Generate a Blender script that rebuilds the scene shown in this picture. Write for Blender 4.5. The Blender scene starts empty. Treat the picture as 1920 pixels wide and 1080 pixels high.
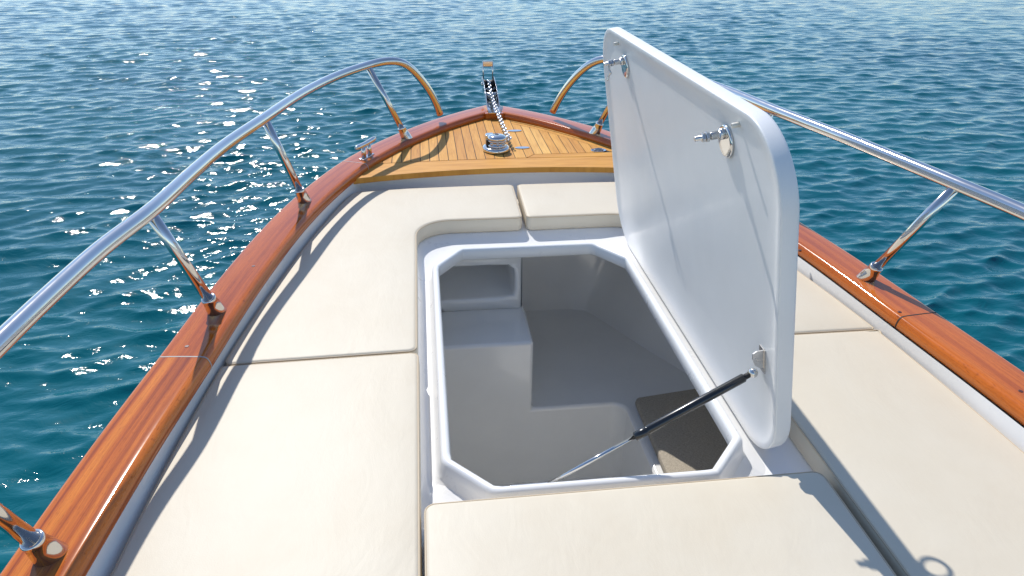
import bpy, bmesh, math, random
import numpy as np
from mathutils import Vector, Matrix

random.seed(7)
scene = bpy.context.scene
R = math.radians

# ------------------------------------------------------------------ camera
# boat coordinates in metres: x to starboard, y to the bow, z = 0 at the cushion tops
cam_d = bpy.data.cameras.new("camera")
cam = bpy.data.objects.new("camera", cam_d)
scene.collection.objects.link(cam)
scene.camera = cam
cam_d.sensor_width = 36.0
cam_d.lens = 1308.1 / 1920 * 36.0
cam_d.clip_start = 0.02
cam_d.clip_end = 20000
PITCH, YAW, ROLL = R(28.474), R(7.189), R(0.6035)
_f = Vector((math.sin(YAW) * math.cos(PITCH), math.cos(YAW) * math.cos(PITCH), -math.sin(PITCH)))
_r = Vector((math.cos(YAW), -math.sin(YAW), 0))
_u = _r.cross(_f)
_r2 = _r * math.cos(ROLL) + _u * math.sin(ROLL)
_u2 = _u * math.cos(ROLL) - _r * math.sin(ROLL)
_m = Matrix((_r2, _u2, -_f)).transposed().to_4x4()
_m.translation = Vector((-0.3308, 0.0, 1.0))
cam.matrix_world = _m

# ------------------------------------------------------------------ sky, sun, exposure
TO_SUN = Vector((-0.305, 0.90, 1.0)).normalized()
SUN_EL = math.asin(TO_SUN.z)
SUN_AZ = math.atan2(TO_SUN.x, TO_SUN.y)          # from +y towards +x
world = bpy.data.worlds.new("World")
scene.world = world
world.use_nodes = True
wn = world.node_tree
wn.nodes.clear()
sky = wn.nodes.new("ShaderNodeTexSky")
sky.sky_type = 'NISHITA'
sky.sun_disc = False
sky.sun_elevation = SUN_EL
sky.sun_rotation = SUN_AZ
sky.air_density = 0.9
sky.dust_density = 0.2
sky.ozone_density = 2.0
bg = wn.nodes.new("ShaderNodeBackground")
bg.inputs["Strength"].default_value = 0.15
wo = wn.nodes.new("ShaderNodeOutputWorld")
wn.links.new(sky.outputs[0], bg.inputs[0])
wn.links.new(bg.outputs[0], wo.inputs[0])

sun_d = bpy.data.lights.new("sun", 'SUN')
sun_d.energy = 3.8
sun_d.angle = R(0.53)
sun_d.color = (1.0, 0.965, 0.905)
sun = bpy.data.objects.new("sun", sun_d)
scene.collection.objects.link(sun)
sun.rotation_euler = TO_SUN.to_track_quat('Z', 'Y').to_euler()

vs = scene.view_settings
vs.view_transform = 'Standard'
vs.look = 'None'
vs.gamma = 1.0
vs.exposure = 0.20
vs.use_curve_mapping = False
scene.render.engine = 'CYCLES'
scene.cycles.use_denoising = True
scene.cycles.denoiser = 'OPENIMAGEDENOISE'
scene.cycles.denoising_prefilter = 'NONE'
scene.cycles.use_adaptive_sampling = False
scene.cycles.caustics_reflective = False
scene.cycles.caustics_refractive = False
scene.cycles.blur_glossy = 1.0
scene.cycles.max_bounces = 12
scene.cycles.diffuse_bounces = 8
scene.cycles.glossy_bounces = 5
scene.cycles.sample_clamp_indirect = 4.0

# ------------------------------------------------------------------ helpers
COL = scene.collection
MAT = {}


def link(o, parent=None):
    COL.objects.link(o)
    if parent is not None:
        o.parent = parent
    return o


def empty(name, parent=None, loc=(0, 0, 0)):
    o = bpy.data.objects.new(name, None)
    o.empty_display_size = 0.1
    o.location = loc
    return link(o, parent)


def tag(o, label=None, cat=None, group=None, kind=None):
    if label:
        o["label"] = label
    if cat:
        o["category"] = cat
    if group:
        o["group"] = group
    if kind:
        o["kind"] = kind
    return o


def mk(name, verts, faces, mat, parent=None, smooth=True, uv=None, label=None, recalc=True, bevel=0, bseg=3):
    me = bpy.data.meshes.new(name)
    me.from_pydata([tuple(map(float, v)) for v in verts], [], faces)
    if uv is not None:
        lay = me.uv_layers.new(name="grain")
        for lp in me.loops:
            lay.data[lp.index].uv = uv[lp.vertex_index]
    if recalc:
        bm = bmesh.new()
        bm.from_mesh(me)
        bmesh.ops.recalc_face_normals(bm, faces=bm.faces)
        bm.to_mesh(me)
        bm.free()
    if smooth:
        for p in me.polygons:
            p.use_smooth = bevel > 0 or len(p.vertices) <= 8
    me.materials.append(MAT[mat])
    o = bpy.data.objects.new(name, me)
    link(o, parent)
    if bevel:
        b = o.modifiers.new("bevel", 'BEVEL')
        b.width = bevel
        b.segments = bseg
        b.limit_method = 'ANGLE'
        b.angle_limit = R(35)
        b.harden_normals = True
    if label:
        o["label"] = label
    return o


def from_bm(name, bm, mat, parent=None, smooth=True, label=None):
    bmesh.ops.recalc_face_normals(bm, faces=bm.faces)
    me = bpy.data.meshes.new(name)
    bm.to_mesh(me)
    bm.free()
    if smooth:
        for p in me.polygons:
            p.use_smooth = True
    me.materials.append(MAT[mat])
    o = bpy.data.objects.new(name, me)
    link(o, parent)
    if label:
        o["label"] = label
    return o


def prism(name, pts, z0, z1, mat, parent=None, bevel=0, bseg=3, label=None, smooth=True, uvrot=None):
    n = len(pts)
    v = [(p[0], p[1], z0) for p in pts] + [(p[0], p[1], z1) for p in pts]
    f = [list(range(n))[::-1], list(range(n, 2 * n))]
    f += [[i, (i + 1) % n, n + (i + 1) % n, n + i] for i in range(n)]
    return mk(name, v, f, mat, parent, smooth=(bevel > 0 and smooth), bevel=bevel, bseg=bseg, label=label)


def catmull(pts, n=12):
    P = [np.array(p, float) for p in pts]
    P = [2 * P[0] - P[1]] + P + [2 * P[-1] - P[-2]]
    out = []
    for i in range(1, len(P) - 2):
        for k in range(n):
            t = k / n
            a, b, c, d = P[i - 1], P[i], P[i + 1], P[i + 2]
            out.append(0.5 * (2 * b + (c - a) * t + (2 * a - 5 * b + 4 * c - d) * t * t + (3 * b - a - 3 * c + d) * t ** 3))
    out.append(P[-2])
    return np.array(out)


def resample(P, step):
    P = np.array(P, float)
    d = np.r_[0, np.cumsum(np.linalg.norm(np.diff(P, axis=0), axis=1))]
    n = max(2, int(round(d[-1] / step)) + 1)
    s = np.linspace(0, d[-1], n)
    return np.stack([np.interp(s, d, P[:, k]) for k in range(P.shape[1])], 1)


def tube_geo(P, rad, seg=20, cap=True):
    P = [Vector(p) for p in P]
    n = len(P)
    if not hasattr(rad, '__len__'):
        rad = [rad] * n
    T = []
    for i in range(n):
        t = P[min(i + 1, n - 1)] - P[max(i - 1, 0)]
        T.append(t.normalized() if t.length > 1e-9 else (T[-1] if T else Vector((0, 0, 1))))
    a = Vector((0, 0, 1)) if abs(T[0].z) < 0.9 else Vector((1, 0, 0))
    N = (a - T[0] * a.dot(T[0])).normalized()
    V, F = [], []
    for i in range(n):
        if i:
            N = (N - T[i] * N.dot(T[i])).normalized()
        B = T[i].cross(N)
        for k in range(seg):
            w = 2 * math.pi * k / seg
            V.append(P[i] + (N * math.cos(w) + B * math.sin(w)) * rad[i])
    for i in range(n - 1):
        for k in range(seg):
            F.append([i * seg + k, i * seg + (k + 1) % seg, (i + 1) * seg + (k + 1) % seg, (i + 1) * seg + k])
    if cap:
        F.append(list(range(seg))[::-1])
        F.append(list(range((n - 1) * seg, n * seg)))
    return V, F


def tube(name, P, rad, mat, parent=None, seg=20, cap=True, label=None):
    V, F = tube_geo(P, rad, seg, cap)
    return mk(name, V, F, mat, parent, label=label)


def lathe_geo(prof, seg=32, M=None):
    """prof: list of (radius, height) from the bottom up; closed with caps"""
    V, F = [], []
    for r, h in prof:
        for k in range(seg):
            w = 2 * math.pi * k / seg
            V.append(Vector((r * math.cos(w), r * math.sin(w), h)))
    n = len(prof)
    for i in range(n - 1):
        for k in range(seg):
            F.append([i * seg + k, i * seg + (k + 1) % seg, (i + 1) * seg + (k + 1) % seg, (i + 1) * seg + k])
    F.append(list(range(seg))[::-1])
    F.append(list(range((n - 1) * seg, n * seg)))
    if M is not None:
        V = [M @ v for v in V]
    return V, F


def lathe(name, prof, mat, parent=None, M=None, seg=32, label=None, bevel=0):
    V, F = lathe_geo(prof, seg, M)
    return mk(name, V, F, mat, parent, label=label, bevel=bevel)


def frame(origin, zdir, xdir=(1, 0, 0)):
    z = Vector(zdir).normalized()
    x = Vector(xdir)
    x = (x - z * x.dot(z)).normalized()
    y = z.cross(x)
    m = Matrix((x, y, z)).transposed().to_4x4()
    m.translation = Vector(origin)
    return m


def rings(name, ringlist, mat, parent=None, cap0=False, cap1=False, label=None, smooth=True):
    n = len(ringlist[0])
    V = [tuple(p) for r in ringlist for p in r]
    F = []
    for i in range(len(ringlist) - 1):
        for k in range(n):
            F.append([i * n + k, i * n + (k + 1) % n, (i + 1) * n + (k + 1) % n, (i + 1) * n + k])
    if cap0:
        F.append(list(range(n))[::-1])
    if cap1:
        F.append(list(range((len(ringlist) - 1) * n, len(ringlist) * n)))
    return mk(name, V, F, mat, parent, smooth=smooth, label=label)


def round_poly(pts, seg=8):
    """pts: (x, y, r) corners; r = 0 keeps the point"""
    out = []
    n = len(pts)
    for i in range(n):
        x, y, r = pts[i]
        p = Vector((x, y))
        if r <= 0:
            out.append(p)
            continue
        a = Vector(pts[i - 1][:2]) - p
        b = Vector(pts[(i + 1) % n][:2]) - p
        la, lb = a.length, b.length
        a.normalize()
        b.normalize()
        ang = a.angle(b)
        d = min(r / math.tan(ang / 2), la * 0.49, lb * 0.49)
        r2 = d * math.tan(ang / 2)
        c = p + (a + b).normalized() * (r2 / math.sin(ang / 2))
        s, e = p + a * d - c, p + b * d - c
        tot = s.angle(e)
        sg = 1 if s.x * e.y - s.y * e.x > 0 else -1
        for k in range(seg + 1):
            w = sg * tot * k / seg
            out.append(c + Vector((s.x * math.cos(w) - s.y * math.sin(w), s.x * math.sin(w) + s.y * math.cos(w))))
    return [(q.x, q.y) for q in out]


def polar_hit(poly, c, ang):
    """distance-ray intersection of a star-shaped polygon about c"""
    dx, dy = math.cos(ang), math.sin(ang)
    best = None
    n = len(poly)
    for i in range(n):
        x1, y1 = poly[i][0] - c[0], poly[i][1] - c[1]
        x2, y2 = poly[(i + 1) % n][0] - c[0], poly[(i + 1) % n][1] - c[1]
        ex, ey = x2 - x1, y2 - y1
        den = dx * ey - dy * ex
        if abs(den) < 1e-12:
            continue
        t = (x1 * ey - y1 * ex) / den
        s = (x1 * dy - y1 * dx) / den
        if t > 1e-9 and -1e-7 <= s <= 1 + 1e-7:
            if best is None or t > best:
                best = t
    return (c[0] + dx * best, c[1] + dy * best)


def polar_ring(poly, c, angs):
    return [polar_hit(poly, c, a) for a in angs]


# ------------------------------------------------------------------ materials
def new_mat(name):
    m = bpy.data.materials.new(name)
    m.use_nodes = True
    nt = m.node_tree
    nt.nodes.clear()
    out = nt.nodes.new("ShaderNodeOutputMaterial")
    bs = nt.nodes.new("ShaderNodeBsdfPrincipled")
    nt.links.new(bs.outputs[0], out.inputs[0])
    MAT[name] = m
    return m, nt, bs


def node(nt, typ, **kw):
    n = nt.nodes.new(typ)
    for k, v in kw.items():
        if k in n.inputs.keys():
            n.inputs[k].default_value = v
        else:
            setattr(n, k, v)
    return n


def ramp(nt, fac, stops):
    r = nt.nodes.new("ShaderNodeValToRGB")
    els = r.color_ramp.elements
    while len(els) < len(stops):
        els.new(0.5)
    for e, (p, c) in zip(els, stops):
        e.position = p
        e.color = (c[0], c[1], c[2], 1)
    nt.links.new(fac, r.inputs[0])
    return r


def noise(nt, coord, scale, detail=4, rough=0.55, vec_scale=None, dist=0.0):
    src = coord
    if vec_scale:
        mp = nt.nodes.new("ShaderNodeMapping")
        mp.inputs["Scale"].default_value = vec_scale
        nt.links.new(coord, mp.inputs[0])
        src = mp.outputs[0]
    n = node(nt, "ShaderNodeTexNoise", Scale=scale, Detail=detail, Roughness=rough, Distortion=dist)
    nt.links.new(src, n.inputs["Vector"])
    return n


def bump(nt, height, strength, distance, bs, prev=None):
    b = node(nt, "ShaderNodeBump", Strength=strength, Distance=distance)
    nt.links.new(height, b.inputs["Height"])
    if prev is not None:
        nt.links.new(prev.outputs[0], b.inputs["Normal"])
    nt.links.new(b.outputs[0], bs.inputs["Normal"])
    return b


def coords(nt, kind="Object"):
    return nt.nodes.new("ShaderNodeTexCoord").outputs[kind]


def gelcoat(name, a, b, rough, coat, bumpy=0.0):
    m, nt, bs = new_mat(name)
    co = coords(nt)
    n = noise(nt, co, 5.0, 5, 0.6)
    r = ramp(nt, n.outputs[0], [(0.3, a), (0.7, b)])
    nt.links.new(r.outputs[0], bs.inputs["Base Color"])
    rr = noise(nt, co, 14.0, 6, 0.65)
    mr = node(nt, "ShaderNodeMapRange")
    mr.inputs[3].default_value = rough * 0.75
    mr.inputs[4].default_value = rough * 1.35
    nt.links.new(rr.outputs[0], mr.inputs[0])
    nt.links.new(mr.outputs[0], bs.inputs["Roughness"])
    bs.inputs["Coat Weight"].default_value = coat
    bs.inputs["Coat Roughness"].default_value = 0.08
    if bumpy:
        bn = noise(nt, co, 160, 3, 0.6)
        b1 = bump(nt, bn.outputs[0], bumpy, 0.001, bs)
        bn2 = noise(nt, co, 9, 2, 0.5)
        bump(nt, bn2.outputs[0], bumpy * 0.5, 0.008, bs, b1)


gelcoat("gelcoat_white", (0.80, 0.795, 0.785), (0.84, 0.835, 0.825), 0.28, 0.35, 0.08)
gelcoat("gelcoat_lid", (0.79, 0.785, 0.775), (0.83, 0.825, 0.815), 0.42, 0.05, 0.20)
gelcoat("gelcoat_cabin", (0.74, 0.735, 0.72), (0.79, 0.785, 0.765), 0.16, 0.8, 0.05)
gelcoat("rubber_white", (0.70, 0.66, 0.58), (0.75, 0.71, 0.63), 0.5, 0.0)

# cushion vinyl
m, nt, bs = new_mat("vinyl_cream")
co = coords(nt)
n1 = noise(nt, co, 2.6, 5, 0.6)
n2 = noise(nt, co, 11, 5, 0.65)
mx = node(nt, "ShaderNodeMix")
mx.inputs[0].default_value = 0.35
nt.links.new(n1.outputs[0], mx.inputs[2])
nt.links.new(n2.outputs[0], mx.inputs[3])
r = ramp(nt, mx.outputs[0], [(0.30, (0.642, 0.560, 0.432)), (0.52, (0.665, 0.590, 0.465)), (0.72, (0.676, 0.606, 0.486))])
nt.links.new(r.outputs[0], bs.inputs["Base Color"])
bs.inputs["Roughness"].default_value = 0.52
bs.inputs["Specular IOR Level"].default_value = 0.35
v = node(nt, "ShaderNodeTexVoronoi", Scale=420.0)
nt.links.new(co, v.inputs["Vector"])
b1 = bump(nt, v.outputs[0], 0.12, 0.0006, bs)
wr = noise(nt, co, 7.0, 4, 0.55, vec_scale=(1.0, 0.55, 1.0), dist=0.6)
b2 = bump(nt, wr.outputs[0], 0.20, 0.012, bs, b1)
cr = noise(nt, co, 22.0, 3, 0.6, vec_scale=(1.0, 0.35, 1.0), dist=1.4)
bump(nt, cr.outputs[0], 0.12, 0.004, bs, b2)

m, nt, bs = new_mat("piping_tan")
bs.inputs["Base Color"].default_value = (0.56, 0.45, 0.31, 1)
bs.inputs["Roughness"].default_value = 0.6


# mahogany cap rail: grain follows the plank through its own length/width coordinates
def mahogany(name, stripe):
    m, nt, bs = new_mat(name)
    uv = coords(nt, "UV")
    warp = noise(nt, uv, 2.0, 3, 0.5, vec_scale=(0.9, 5.0, 1))
    stripes = noise(nt, uv, 1.0, 3, 0.5, vec_scale=(0.45, 44.0, 1), dist=0.25)
    fine = noise(nt, uv, 1.0, 6, 0.7, vec_scale=(9.0, 330.0, 1), dist=0.4)
    pores = noise(nt, uv, 1.0, 2, 0.6, vec_scale=(60.0, 700.0, 1))
    r1 = ramp(nt, stripes.outputs[0], [(0.32, (0.70, 0.215, 0.026)), (0.50, (0.54, 0.135, 0.017)), (0.64, (0.26, 0.052, 0.014))])
    r0 = ramp(nt, warp.outputs[0], [(0.3, (0.60, 0.150, 0.018)), (0.7, (0.42, 0.088, 0.014))])
    mx = node(nt, "ShaderNodeMix", data_type='RGBA')
    mx.inputs[0].default_value = stripe
    nt.links.new(r0.outputs[0], mx.inputs[6])
    nt.links.new(r1.outputs[0], mx.inputs[7])
    r2 = ramp(nt, fine.outputs[0], [(0.30, (0.52, 0.45, 0.42)), (0.55, (1, 1, 1)), (0.75, (1.25, 1.2, 1.1))])
    mul = node(nt, "ShaderNodeMix", data_type='RGBA', blend_type='MULTIPLY')
    mul.inputs[0].default_value = 0.55
    nt.links.new(mx.outputs[2], mul.inputs[6])
    nt.links.new(r2.outputs[0], mul.inputs[7])
    r3 = ramp(nt, pores.outputs[0], [(0.30, (0.45, 0.38, 0.35)), (0.42, (1, 1, 1))])
    mul2 = node(nt, "ShaderNodeMix", data_type='RGBA', blend_type='MULTIPLY')
    mul2.inputs[0].default_value = 0.6
    nt.links.new(mul.outputs[2], mul2.inputs[6])
    nt.links.new(r3.outputs[0], mul2.inputs[7])
    nt.links.new(mul2.outputs[2], bs.inputs["Base Color"])
    bs.inputs["Roughness"].default_value = 0.5
    bs.inputs["Specular IOR Level"].default_value = 0.0
    bs.inputs["Coat Weight"].default_value = 1.0
    bs.inputs["Coat Roughness"].default_value = 0.08
    bs.inputs["Coat IOR"].default_value = 1.5
    ob = coords(nt)
    w = noise(nt, ob, 26, 2, 0.5)
    bc = node(nt, "ShaderNodeBump", Strength=0.05, Distance=0.002)
    nt.links.new(w.outputs[0], bc.inputs["Height"])
    nt.links.new(bc.outputs[0], bs.inputs["Coat Normal"])


mahogany("mahogany_striped", 0.9)
mahogany("mahogany_plain", 0.35)

# teak, each plank a little different; the grain runs with the plank
def teak(name, fine, broad):
    m, nt, bs = new_mat(name)
    co = coords(nt)
    oi = nt.nodes.new("ShaderNodeObjectInfo")
    add = node(nt, "ShaderNodeVectorMath", operation='ADD')
    comb = nt.nodes.new("ShaderNodeCombineXYZ")
    ml = node(nt, "ShaderNodeMath", operation='MULTIPLY')
    ml.inputs[1].default_value = 37.0
    nt.links.new(oi.outputs["Random"], ml.inputs[0])
    nt.links.new(ml.outputs[0], comb.inputs[1])
    nt.links.new(ml.outputs[0], comb.inputs[2])
    nt.links.new(co, add.inputs[0])
    nt.links.new(comb.outputs[0], add.inputs[1])
    g1 = noise(nt, add.outputs[0], 1.0, 5, 0.65, vec_scale=fine, dist=0.5)
    g2 = noise(nt, add.outputs[0], 1.0, 3, 0.5, vec_scale=broad, dist=0.8)
    rb = ramp(nt, oi.outputs["Random"], [(0.0, (0.60, 0.275, 0.050)), (0.35, (0.74, 0.385, 0.085)), (0.7, (0.66, 0.315, 0.055)), (1.0, (0.80, 0.46, 0.125))])
    rg = ramp(nt, g1.outputs[0], [(0.28, (0.70, 0.58, 0.45)), (0.5, (0.96, 0.94, 0.9)), (0.75, (1.1, 1.1, 1.08))])
    rg2 = ramp(nt, g2.outputs[0], [(0.3, (0.84, 0.76, 0.66)), (0.6, (1.04, 1.04, 1.04))])
    mu = node(nt, "ShaderNodeMix", data_type='RGBA', blend_type='MULTIPLY')
    mu.inputs[0].default_value = 0.75
    nt.links.new(rb.outputs[0], mu.inputs[6])
    nt.links.new(rg.outputs[0], mu.inputs[7])
    mu2 = node(nt, "ShaderNodeMix", data_type='RGBA', blend_type='MULTIPLY')
    mu2.inputs[0].default_value = 0.8
    nt.links.new(mu.outputs[2], mu2.inputs[6])
    nt.links.new(rg2.outputs[0], mu2.inputs[7])
    nt.links.new(mu2.outputs[2], bs.inputs["Base Color"])
    bs.inputs["Roughness"].default_value = 0.55
    bs.inputs["Specular IOR Level"].default_value = 0.25
    bump(nt, g1.outputs[0], 0.2, 0.001, bs)


teak("teak", (150, 7, 1), (30, 4, 1))
teak("teak_across", (7, 150, 1), (4, 30, 1))

m, nt, bs = new_mat("caulk_black")
bs.inputs["Base Color"].default_value = (0.02, 0.018, 0.016, 1)
bs.inputs["Roughness"].default_value = 0.7
m, nt, bs = new_mat("caulk_grey")
bs.inputs["Base Color"].default_value = (0.42, 0.40, 0.37, 1)
bs.inputs["Roughness"].default_value = 0.7


def metal(name, col, rough, bumpy=0.05, scale=30):
    m, nt, bs = new_mat(name)
    bs.inputs["Base Color"].default_value = (*col, 1)
    bs.inputs["Metallic"].default_value = 1.0
    co = coords(nt)
    n = noise(nt, co, scale, 4, 0.6)
    mr = node(nt, "ShaderNodeMapRange")
    mr.inputs[3].default_value = rough * 0.6
    mr.inputs[4].default_value = rough * 1.5
    nt.links.new(n.outputs[0], mr.inputs[0])
    nt.links.new(mr.outputs[0], bs.inputs["Roughness"])
    n2 = noise(nt, co, scale * 0.5, 2, 0.5)
    bump(nt, n2.outputs[0], bumpy, 0.002, bs)


metal("steel_polished", (0.68, 0.665, 0.64), 0.09)
metal("steel_brushed", (0.62, 0.61, 0.60), 0.25)
metal("chain_steel", (0.72, 0.71, 0.70), 0.22, 0.15, 120)

m, nt, bs = new_mat("strut_black")
bs.inputs["Base Color"].default_value = (0.008, 0.009, 0.011, 1)
bs.inputs["Roughness"].default_value = 0.24
bs.inputs["Coat Weight"].default_value = 0.5
m, nt, bs = new_mat("rubber_black")
bs.inputs["Base Color"].default_value = (0.012, 0.012, 0.013, 1)
bs.inputs["Roughness"].default_value = 0.6

m, nt, bs = new_mat("pad_fabric")
co = coords(nt)
w1 = noise(nt, co, 1.0, 2, 0.6, vec_scale=(420, 110, 1))
w2 = noise(nt, co, 1.0, 2, 0.6, vec_scale=(110, 420, 1))
mx = node(nt, "ShaderNodeMath", operation='ADD')
nt.links.new(w1.outputs[0], mx.inputs[0])
nt.links.new(w2.outputs[0], mx.inputs[1])
hm = node(nt, "ShaderNodeMath", operation='MULTIPLY')
hm.inputs[1].default_value = 0.5
nt.links.new(mx.outputs[0], hm.inputs[0])
r = ramp(nt, hm.outputs[0], [(0.30, (0.24, 0.215, 0.175)), (0.55, (0.40, 0.345, 0.27)), (0.75, (0.50, 0.44, 0.35))])
nt.links.new(r.outputs[0], bs.inputs["Base Color"])
bs.inputs["Roughness"].default_value = 0.9
bump(nt, hm.outputs[0], 0.5, 0.002, bs)

# sea
m, nt, bs = new_mat("sea_water")
co = coords(nt)
nl = noise(nt, co, 0.35, 3, 0.5)
r = ramp(nt, nl.outputs[0], [(0.3, (0.000, 0.090, 0.122)), (0.7, (0.000, 0.112, 0.137))])
nt.links.new(r.outputs[0], bs.inputs["Base Color"])
bs.inputs["Roughness"].default_value = 0.055
bs.inputs["IOR"].default_value = 1.333
s1 = noise(nt, co, 1.0, 5, 0.55, vec_scale=(6.5, 11.0, 1), dist=0.6)
s0 = noise(nt, co, 1.0, 3, 0.5, vec_scale=(2.4, 4.6, 1), dist=0.5)
b0 = bump(nt, s0.outputs[0], 0.40, 0.04, bs)
b1 = bump(nt, s1.outputs[0], 0.5, 0.016, bs, b0)

# ------------------------------------------------------------------ the sea
WATER_Z = -0.80


def build_water():
    rng = np.random.RandomState(11)
    na, nr = 1020, 1120
    a = np.linspace(R(-82), R(82), na)                   # about the bow direction
    a = np.r_[a, np.linspace(R(82), R(278), 90)[1:-1]]
    na = len(a)
    r = 0.5 * (60 / 0.5) ** (np.linspace(0, 1, nr))
    r = np.r_[r, [75, 100, 140, 200, 300, 500, 900, 2000, 5000, 12000]]
    nr = len(r)
    rr, aa = np.meshgrid(r, a, indexing='ij')
    x = rr * np.sin(aa)
    y = 1.2 + rr * np.cos(aa)
    gap = np.maximum(rr * 0.0042, 0.007)
    z = np.zeros_like(x)
    dx = np.zeros_like(x)
    dy = np.zeros_like(x)
    nw = 170
    lam = np.exp(rng.uniform(np.log(0.055), np.log(1.3), nw))
    th = R(95) + rng.normal(0, R(24), nw)                # wave travel direction, spread
    for L, t in zip(lam, th):
        k = 2 * math.pi / L
        s = 0.0305 * math.exp(-(math.log(L / 0.17) / 0.95) ** 2) * rng.uniform(0.5, 1.5)   # slope of this wave
        A = s / k
        ph = k * (x * math.cos(t) + y * math.sin(t)) + rng.uniform(0, 6.283)
        lod = np.clip((L / gap - 2.0) / 2.5, 0, 1)
        c = np.cos(ph) * (A * lod)
        sn = np.sin(ph) * (A * lod)
        z += c
        dx -= math.cos(t) * sn * 1.0
        dy -= math.sin(t) * sn * 1.0
    # gentle gusts: patches a little rougher or calmer
    gust = 1 + 0.28 * np.sin(x * 0.42 + 1.3) * np.sin(y * 0.31 + x * 0.13 + 0.4) + 0.15 * np.sin(x * 0.9 - y * 0.7)
    co = np.stack([x + dx * gust, y + dy * gust, WATER_Z + z * gust], -1).reshape(-1, 3).astype(np.float32)
    i, j = np.meshgrid(np.arange(nr - 1), np.arange(na), indexing='ij')
    j2 = (j + 1) % na
    f = np.stack([i * na + j, (i + 1) * na + j, (i + 1) * na + j2, i * na + j2], -1).reshape(-1, 4)
    # leave out the water that the hull displaces
    hy = [-1.2, 0.8, 1.2, 1.6, 2.2, 2.6, 2.9, 3.3]
    hx = [0.87, 0.86, 0.84, 0.79, 0.67, 0.50, 0.30, 0.0]
    inside = np.abs(co[:, 0]) < np.interp(co[:, 1], hy, hx, left=0.87, right=0.0)
    f = f[~inside[f].all(1)]
    me = bpy.data.meshes.new("sea_water")
    me.vertices.add(len(co))
    me.vertices.foreach_set("co", co.ravel())
    me.loops.add(f.size)
    me.loops.foreach_set("vertex_index", f.ravel().astype(np.int32))
    me.polygons.add(len(f))
    me.polygons.foreach_set("loop_start", (np.arange(len(f)) * 4).astype(np.int32))
    me.polygons.foreach_set("loop_total", np.full(len(f), 4, np.int32))
    me.update()
    me.validate()
    me.polygons.foreach_set("use_smooth", np.ones(len(me.polygons), bool))
    me.materials.append(MAT["sea_water"])
    me.update()
    up = me.polygons[len(me.polygons) // 3].normal.z
    if up < 0:
        me.flip_normals()
    o = bpy.data.objects.new("sea_water", me)
    link(o)
    tag(o, "rippled teal sea water around the boat", "water", kind="structure")


build_water()

# ------------------------------------------------------------------ the boat
boat = empty("motor_boat", loc=(0, 0, WATER_Z))
boat["label"] = "white motor boat with varnished wooden gunwale, teak bow deck and open hatch"
boat["category"] = "boat"


def sheer(y):
    return 0.057 + 0.0012 * y * y


def part(o):
    """geometry is written in boat coordinates, the empty sits at the waterline"""
    o.location = (o.location[0], o.location[1], o.location[2] - WATER_Z)
    return o


OUT = [(-1.1034, -1.2294), (-1.0935, -0.4072), (-1.073, 0.3562), (-1.0465, 0.8575), (-1.0221, 1.1775), (-0.9915, 1.4505), (-0.9594, 1.7613), (-0.9257, 2.0015), (-0.8876, 2.2285), (-0.8428, 2.4296), (-0.7781, 2.6567), (-0.6909, 2.8938), (-0.6285, 3.0223), (-0.553, 3.1521), (-0.4536, 3.2993), (-0.3267, 3.4635), (-0.1859, 3.6143), (0.0209, 3.7896)]
outline = resample(catmull(OUT, 12), 0.02)
for _ in range(30):
    outline[1:-1] = 0.5 * outline[1:-1] + 0.25 * (outline[:-2] + outline[2:])
tang = np.gradient(outline, axis=0)
tang /= np.linalg.norm(tang, axis=1)[:, None]
nrm = np.stack([tang[:, 1], -tang[:, 0]], 1)             # inward (to starboard) on the port side
arc = np.r_[0, np.cumsum(np.linalg.norm(np.diff(outline, axis=0), axis=1))]


XM = 0.0209          # the stem lies a touch to starboard of the hatch's own centreline


def other_side(x, y):
    """the matching point on the starboard side"""
    return -x + 0.011 * max(y, 0.0)


def at_offset(o):
    """port-side curve offset inward by o, ending on the centreline"""
    P = outline + nrm * o
    keep = P[:, 0] < XM - 0.004
    n0 = nrm[-1]
    P = P[keep]
    last = np.array([XM, outline[-1, 1] - o / abs(n0[1])])
    return np.vstack([P, last])


def x_at(curve, y):
    return np.interp(y, curve[:, 1], curve[:, 0])


CAP_PROFILE = [(0.020, -0.040), (0.003, -0.0395), (0.0005, -0.037), (0.0, -0.034), (0.0, -0.006), (0.001, -0.0025), (0.0035, -0.0005), (0.008, 0.0), (0.030, 0.0006),
               (0.060, 0.0008), (0.095, 0.0004), (0.1035, 0.0), (0.1085, -0.0010), (0.1125, -0.0034), (0.1155, -0.0070), (0.1180, -0.0125), (0.1200, -0.0200), (0.1205, -0.0270),
               (0.1190, -0.0330), (0.1150, -0.0375), (0.100, -0.040)]


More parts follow.
